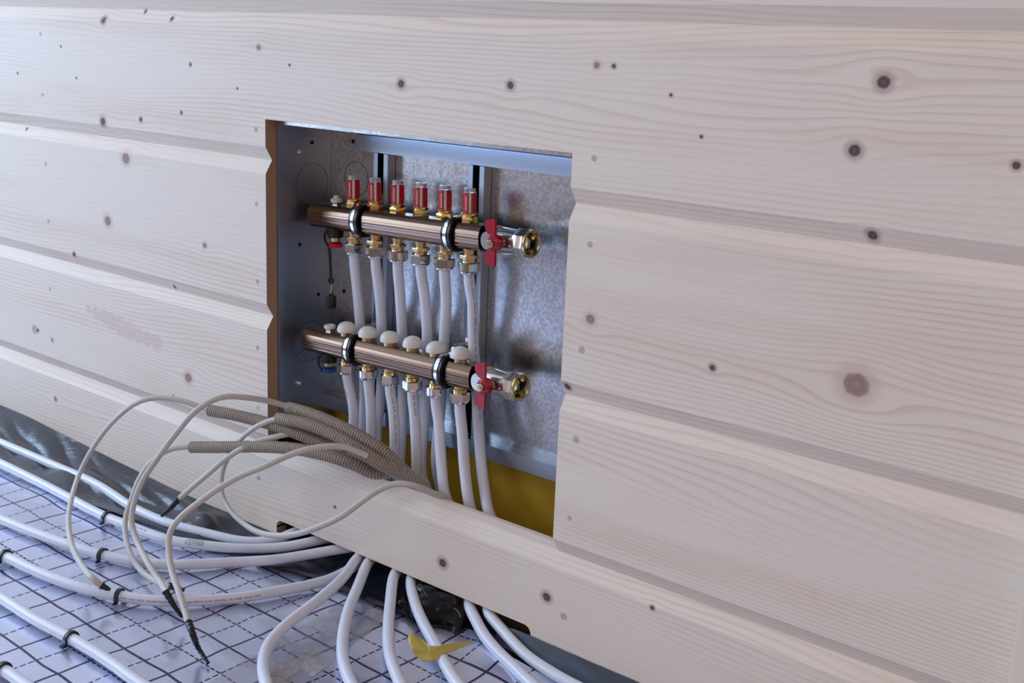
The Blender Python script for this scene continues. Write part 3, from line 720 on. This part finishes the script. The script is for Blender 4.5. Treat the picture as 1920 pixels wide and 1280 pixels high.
# ---------------------------------------------------------------- black pipe clips on the floor
def pipe_at(path, target):
    i = min(range(2, len(path)-2), key=lambda k: (path[k]-target).length); return path[i], (path[i+1]-path[i-1]).normalized()
def clip(key_, px, py, label):
    p, T = pipe_at(pipe_paths[key_][0], pz(px, py, R)); T.z = 0; T.normalize(); sdir = T.cross(Vector((0,0,1))).normalized()
    root = thing('pipe_clip', label, 'clip', (p.x, p.y, .001), 'black clips pinning pipes to the foil', (0, 0, atan2(T.y, T.x)))
    c0 = p.z-.001; ro = R+.0032; ri = R+.0003; mb = MB(); vs = []; fs = []; n = 20
    arc = [(-1, 0)] + [(-cos(pi*k/n), sin(pi*k/n)) for k in range(n+1)] + [(1, 0)]
    for k, (a, b) in enumerate(arc):
        zz = c0 if 0 < k < len(arc)-1 else -c0+.0002
        for rr, xx in ((ro, -.003), (ro, .003), (ri, .003), (ri, -.003)):
            vs.append((xx, a*rr, c0+b*rr if 0 < k < len(arc)-1 else .0004))
    for k in range(len(arc)-1):
        for q in range(4): fs.append((4*k+q, 4*k+(q+1) % 4, 4*k+4+(q+1) % 4, 4*k+4+q))
    fs += [(0,1,2,3), tuple(4*(len(arc)-1)+q for q in (3,2,1,0))]
    mb.add(vs, fs); mb.obj('clip_arch', BLACK, root, 40)
    MB().box((-.004, -ro-.006, .0002), (.004, -ri+.0, .0028)).box((-.003, ri, .0002), (.003, ro+.005, .0022)).obj('clip_foot', BLACK, root, bev=.0005)
clip(key['B'], 200, 970, 'black clip over the logo pipe, at left between grey cables')
clip(key['C'], 192, 1040, 'black clip over the pipe between the logo pipe and the text pipe')
clip(key['D'], 225, 1117, 'black clip over the text pipe, right of the first grey cable tip')
clip(key['D'], 14, 1043, 'black clip over the text pipe, at the left edge of the picture')
clip('K', 132, 1197, 'black clip over the pipe crossing the lower left corner')
clip('L', 8, 1257, 'black clip in the bottom left corner of the picture')

# ---------------------------------------------------------------- foil mat
def grid_mesh(us, vs_, fn):
    mb = MB(); V = []; nu, nv = len(us), len(vs_)
    for u in us:
        for v in vs_: V.append(fn(u, v))
    mb.add(V, [(i*nv+j, (i+1)*nv+j, (i+1)*nv+j+1, i*nv+j+1) for i in range(nu-1) for j in range(nv-1)])
    return mb
def lin(a, b, n): return [a+(b-a)*k/(n-1) for k in range(n)]
def mat_edge(x):
    e = 1.182 + .006*sin(x*9) + .004*sin(x*31)
    if x < -1.46: e = 1.182 - min(.05, (-1.46-x)*.12)
    if x > -1.13: e = 1.182 + .030*math.exp(-((x+1.06)/.05)**2)
    return e
def matfn(x, v):
    e = mat_edge(x); y = -1.2+(e+1.2)*v
    k = max(0, (x+2.6))
    h = .0022*noise.noise(Vector((x*9, y*9, 0))) + .0035*max(0, noise.noise(Vector((x*3.2+5, y*22, 2))))*(1 if y > .9 else .4)
    edge = 0
    if x > -1.15: edge = .012*math.exp(-((e-y)/.03)**2)*math.exp(-((x+.98)/.10)**2)
    return Vector((x, y, -.0022 + h + edge))
xs = lin(-3.55, -2.3, 30) + lin(-2.29, -.7, 320) + lin(-.68, 1.5, 40)
vv = [0, .3, .5, .62, .70] + lin(.74, 1.0, 130)
tag(grid_mesh(xs, vv, matfn).obj('foil_mat', FOIL, smooth=60), 'crinkled silver foil floor covering printed with a dark blue grid', 'foil')

# clear scratched packing tape stuck across the foil
a0, a1, b0, b1 = pz(352,1300,0), pz(545,1300,0), pz(640,1128,0), pz(735,1150,0)
def tapefn(u, v):
    p = (a0.lerp(b0, u)).lerp(a1.lerp(b1, u), v); z = matfn(p.x, (p.y+1.2)/(mat_edge(p.x)+1.2)).z
    return Vector((p.x, p.y, z+.0009+.0004*noise.noise(p*60)))
tag(grid_mesh(lin(0, 1, 60), lin(0, 1, 24), tapefn).obj('packing_tape', CLTAPE, smooth=60), 'scratched clear tape stuck on the foil under the widest pipe bend', 'tape')

# ---------------------------------------------------------------- black film along the wall
def filmL(x, v):
    e = mat_edge(x)-.014 - (.03 if x < -1.55 else .03*max(0, min(1, (-1.30-x)/.25)))
    yw = Y0+.0335 if x > CX0-.004 else Y0-.0015
    top = .036 - .020*max(0, min(1, (x+2.3)/.5)); y = e+(yw-e)*v
    cr = noise.noise(Vector((x*5, v*1.6, 0)))*.022 + (abs(noise.noise(Vector((x*6.5+v*2.2, v*1.6, 3)))))*.022 - .005
    lo = .0045 if x < -1.55 else .0025
    z = lo + (top-lo)*v**2.2 + cr*sin(pi*min(1, v*1.0))*(.9 if x < -1.6 else .25)
    z += .012*math.exp(-((x+1.63)/.03)**2)*math.exp(-((v-.6)/.25)**2)
    if x > CX0-.004: z = .003 + .010*v**3 + .003*noise.noise(Vector((x*30, v*5, 0)))
    return Vector((x, y, max(z, .0018)))
tag(grid_mesh(lin(-3.5, -.84, 440), lin(0, 1, 34), filmL).obj('plastic_film', FILM, smooth=70), 'creased blue-black plastic film along the foot of the left wall', 'film')
def filmR(x, v):
    ylo = 1.203 - .020*max(0, min(1, (x+1.0)/.3)); y = ylo+(Y0-.0012-ylo)*v
    t = max(0, min(1, (x+1.075)/.10)); t = t*t*(3-2*t)
    z = .0055 + (.003+.021*t)*v**1.1 + .0015*noise.noise(Vector((x*30, v*3, 7)))
    return Vector((x, y+(0 if x > -.955 else 0), z))
tag(grid_mesh(lin(-1.01, 1.5, 200), lin(0, 1, 16), filmR).obj('plastic_film', FILMG, smooth=70), 'dull blue-grey film strip below the low board at bottom right', 'film')

# crumpled bag in the gap
def bagfn(u, v):
    x = -1.196+.128*u - .012*(1-v)*sin(pi*u); y = 1.186+.010*sin(u*9)*(1-v) + .046*v
    z = .0025 + .040*sin(min(1, v*1.05)*pi/2)*(1-abs(2*u-1)**5*.9)
    d = u*.75+v*.65
    f = abs(noise.noise(Vector((d*4.2, (u-v)*.8, 2.3))))
    f2 = abs(noise.noise(Vector((u*3+9, v*2.2, 4))))
    k = min(1, 6*v)*min(1, 6*u)*min(1, 6*(1-u))
    y -= (.018*f+.010*f2)*k
    z -= .012*f*k*(1-.3*v)
    return Vector((x, y, min(max(z, .002), .0405 if y > Y0-.003 else .048)))
tag(grid_mesh(lin(0, 1, 110), lin(0, 1, 60), bagfn).obj('plastic_bag', BAG, smooth=80), 'glossy crumpled black plastic bag stuffed under the low board', 'bag')

# torn yellow tape scrap
out = [(765,1190),(770,1182),(778,1190),(800,1203),(806,1210),(826,1210),(850,1206),(890,1200),(860,1216),(835,1226),(812,1238),(795,1241),(780,1230),(770,1215),(766,1200)]
zc = [.036,.038,.034,.031,.030,.030,.030,.030,.024,.021,.017,.013,.017,.026,.032]
poly = [pz(a, b, z) for (a, b), z in zip(out, zc)]
cen = pz(806, 1222, .024)
rim = []
for i in range(len(poly)):
    for k in range(4): rim.append(poly[i].lerp(poly[(i+1) % len(poly)], k/4) + Vector((noise.noise(Vector((i*4+k, 0, 0))*1.7), noise.noise(Vector((0, i*4+k, 0))*1.7), 0))*.0012)
m_ = len(rim); V = [cen]; rings = 6
for q in range(1, rings+1):
    for i, p in enumerate(rim):
        w_ = cen.lerp(p, q/rings); V.append(w_+Vector((0, 0, .0022*noise.noise(w_*45)*(1 if q < rings else .4))))
mb = MB(); mb.add(V, [(0, 1+i, 1+(i+1) % m_) for i in range(m_)]+[(1+(q-1)*m_+i, 1+q*m_+i, 1+q*m_+(i+1) % m_, 1+(q-1)*m_+(i+1) % m_) for q in range(1, rings) for i in range(m_)])
ys = mb.obj('tape_scrap', YTAPE, smooth=80); md = ys.modifiers.new('s', 'SOLIDIFY'); md.thickness = .0004
tag(ys, 'torn scrap of yellow tape lying over a white pipe', 'tape')

# ---------------------------------------------------------------- corrugated conduits and grey cables
def pt(a):  # (px, py, Y) or (px, py, 'z', z)
    return atZ(a[0], a[1], a[3]) if a[2] == 'z' else atY(a[0], a[1], a[2])
def clear_board(path, rad):
    for p in path:
        if OX0 < p.x < OX1 and p.z > .10:
            if Y0-rad < p.y < Y0+TH+rad*.7: p.z = max(p.z, .1745+rad)
            elif p.y >= Y0+TH+rad*.7 and p.z < .18: p.y = max(p.y, Y0+TH+rad)
        elif p.y > Y0-rad-.001 and p.x < OX0: p.y = Y0-rad-.001
    return path
def conduit(pts, label):
    path = resample(smoothpath(clear_board(resample(catmull([pt(a) for a in pts]), .004), .0105), 3), .00085); n = len(path)
    def rf(t, i): q = (i % 5); return .0096 if q in (0, 1, 2) else .0074
    mb = MB(); tube(mb, path, .009, 18, True, rf)
    return tag(mb.obj('corrugated_conduit', CONDUIT, smooth=22, loc=path[0]), label, 'conduit', 'grey corrugated conduits over the low board')
dn = [(790,930,1.262), (800,985,1.270), (806,1040,1.272)]
conduit([(393,769,1.150),(450,780,1.165),(520,799,1.180),(590,826,1.194),(650,855,1.205),(700,882,1.222),(738,905,1.240),(760,935,1.262),(768,985,1.268)], 'grey corrugated conduit whose open end reaches highest left, over the wall boards')
conduit([(359,838,1.120),(420,838,1.135),(480,837,1.150),(540,840,1.162),(600,850,1.175),(655,868,1.192),(700,890,1.216),(730,912,1.240),(748,945,1.264),(752,985,1.270)], 'grey corrugated conduit ending farthest left, lowest of the bundle')
conduit([(541,764,1.196),(580,775,1.198),(630,795,1.203),(680,820,1.212),(725,850,1.224),(762,885,1.238),(790,915,1.250),(806,955,1.262),(812,1000,1.268)], 'grey corrugated conduit topmost of the bundle, in front of the cabinet')
conduit([(522,784,1.178),(570,793,1.182),(620,812,1.190),(672,840,1.200),(715,866,1.214),(750,892,1.228),(775,915,1.242),(788,950,1.262),(792,1000,1.270)], 'grey corrugated conduit second from the top of the bundle')
conduit([(656,840,1.158),(685,853,1.170),(715,870,1.188),(745,884,1.208),(770,893,1.224),(788,903,1.240),(802,930,1.258),(812,985,1.266)], 'short front grey corrugated conduit ending above the low board')

RC = .0047; CP = []
def cable(pts, label, tape=None, r=RC):
    path = resample(smoothpath(clear_board(resample(catmull([pt(a) for a in pts]), .004), .0055), 4), .003)
    CP.append(path); mb = MB(); tube(mb, path, r, 14, flat=.8); o = tag(mb.obj('cable', CABLE, smooth=60, loc=path[0]), label, 'cable', 'grey cables hanging from the conduits')
    if tape:
        tp = [pt(a) for a in tape]; tp = resample(catmull(tp, .003), .002)
        mb = MB(); tube(mb, tp, r, 12, True, lambda t, i: r*1.18*(1-.55*t)*(1+.10*sin(i*1.7)))
        t = mb.obj('taped_end', TAPE, None, 60, loc=path[0]); t.location = (0,0,0); t.parent = o
    return o
cable([(430,777,1.160),(393,769,1.150),(345,752,1.13),(300,745,1.11),(262,752,1.09),(222,780,1.07),(180,830,1.05),(150,885,1.03),(134,935,.99),(128,975,.96),(134,1020,.93),(152,1058,.905),(175,1085,.885),(192,1099,'z',.030)],
      'grey cable looping farthest left, its cut end above a white pipe', [(190,1097,'z',.031),(197,1101,'z',.029),(206,1105,'z',.027)])
cable([(570,772,1.200),(540,762,1.192),(505,752,1.165),(460,745,1.13),(417,744,1.10),(372,766,1.07),(328,815,1.045),(296,858,1.025),(266,903,1.01),(252,940,1.00),(246,975,.99),(256,1012,.98),(279,1058,.96),(300,1090,.95),(314,1113,'z',.050)],
      'grey cable arching highest over the conduits down to a black taped tip', [(310,1107,'z',.053),(325,1133,'z',.036),(341,1156,'z',.016)])
cable([(385,838,1.128),(358,837,1.118),(316,843,1.095),(281,868,1.07),(258,903,1.05),(246,938,1.035),(236,965,1.025),(234,990,1.015),(240,1026,1.00),(258,1062,.99),(288,1087,.98),(320,1099,'z',.030)],
      'grey cable from the farthest left conduit, bending under its neighbour', [(317,1098,'z',.031),(331,1102,'z',.025),(346,1106,'z',.022)])
cable([(690,855,1.168),(651,839,1.150),(625,836,1.135),(581,841,1.11),(537,855,1.085),(494,875,1.06),(453,891,1.04),(412,914,1.015),(372,942,.99),(338,970,.97),(319,996,.955),(316,1028,.945),(322,1070,.93),(335,1108,.915),(349,1152,.90),(354,1170,.893)],
      'grey cable with a black tick mark, its taped tip touching the foil', [(353,1166,.893),(362,1190,.885),(371,1213,'z',.016),(390,1243,'z',.004)])
cable([(870,960,1.262),(845,945,1.252),(825,932,1.236),(790,914,1.206),(752,906,1.188),(730,909,1.180),(704,922,1.165),(669,947,1.145),(640,968,1.130),(599,987,1.115),(564,999,1.105),(529,1004,1.10),(489,999,1.10),(462,985,1.105),(432,957,1.11),(416,926,1.12),(417,883,1.13),(432,850,1.14),(452,822,1.15),(480,800,1.16),(520,785,1.177),(555,791,1.182)],
      'grey cable making a big loop across the face of the low board')
cable([(700,850,1.232),(660,826,1.232),(620,808,1.222),(581,803,1.205),(546,812,1.185),(520,818,1.17),(476,829,1.15),(430,855,1.125),(390,888,1.10),(358,915,1.085),(334,936,1.075)],
      'grey cable pointing down left to a black tip above the film', [(337,933,1.077),(322,950,1.07),(303,967,1.062)])

kc = bpy.data.objects['cable.003']; path = CP[3]
t = print_on(path, RC, arclen(path, target=pt((342, 1130, .905))), 'V', .015, (.2, -.9, .3), False).obj('pen_mark', INK, None, 0, loc=path[0]); t.location = (0,0,0); t.parent = kc
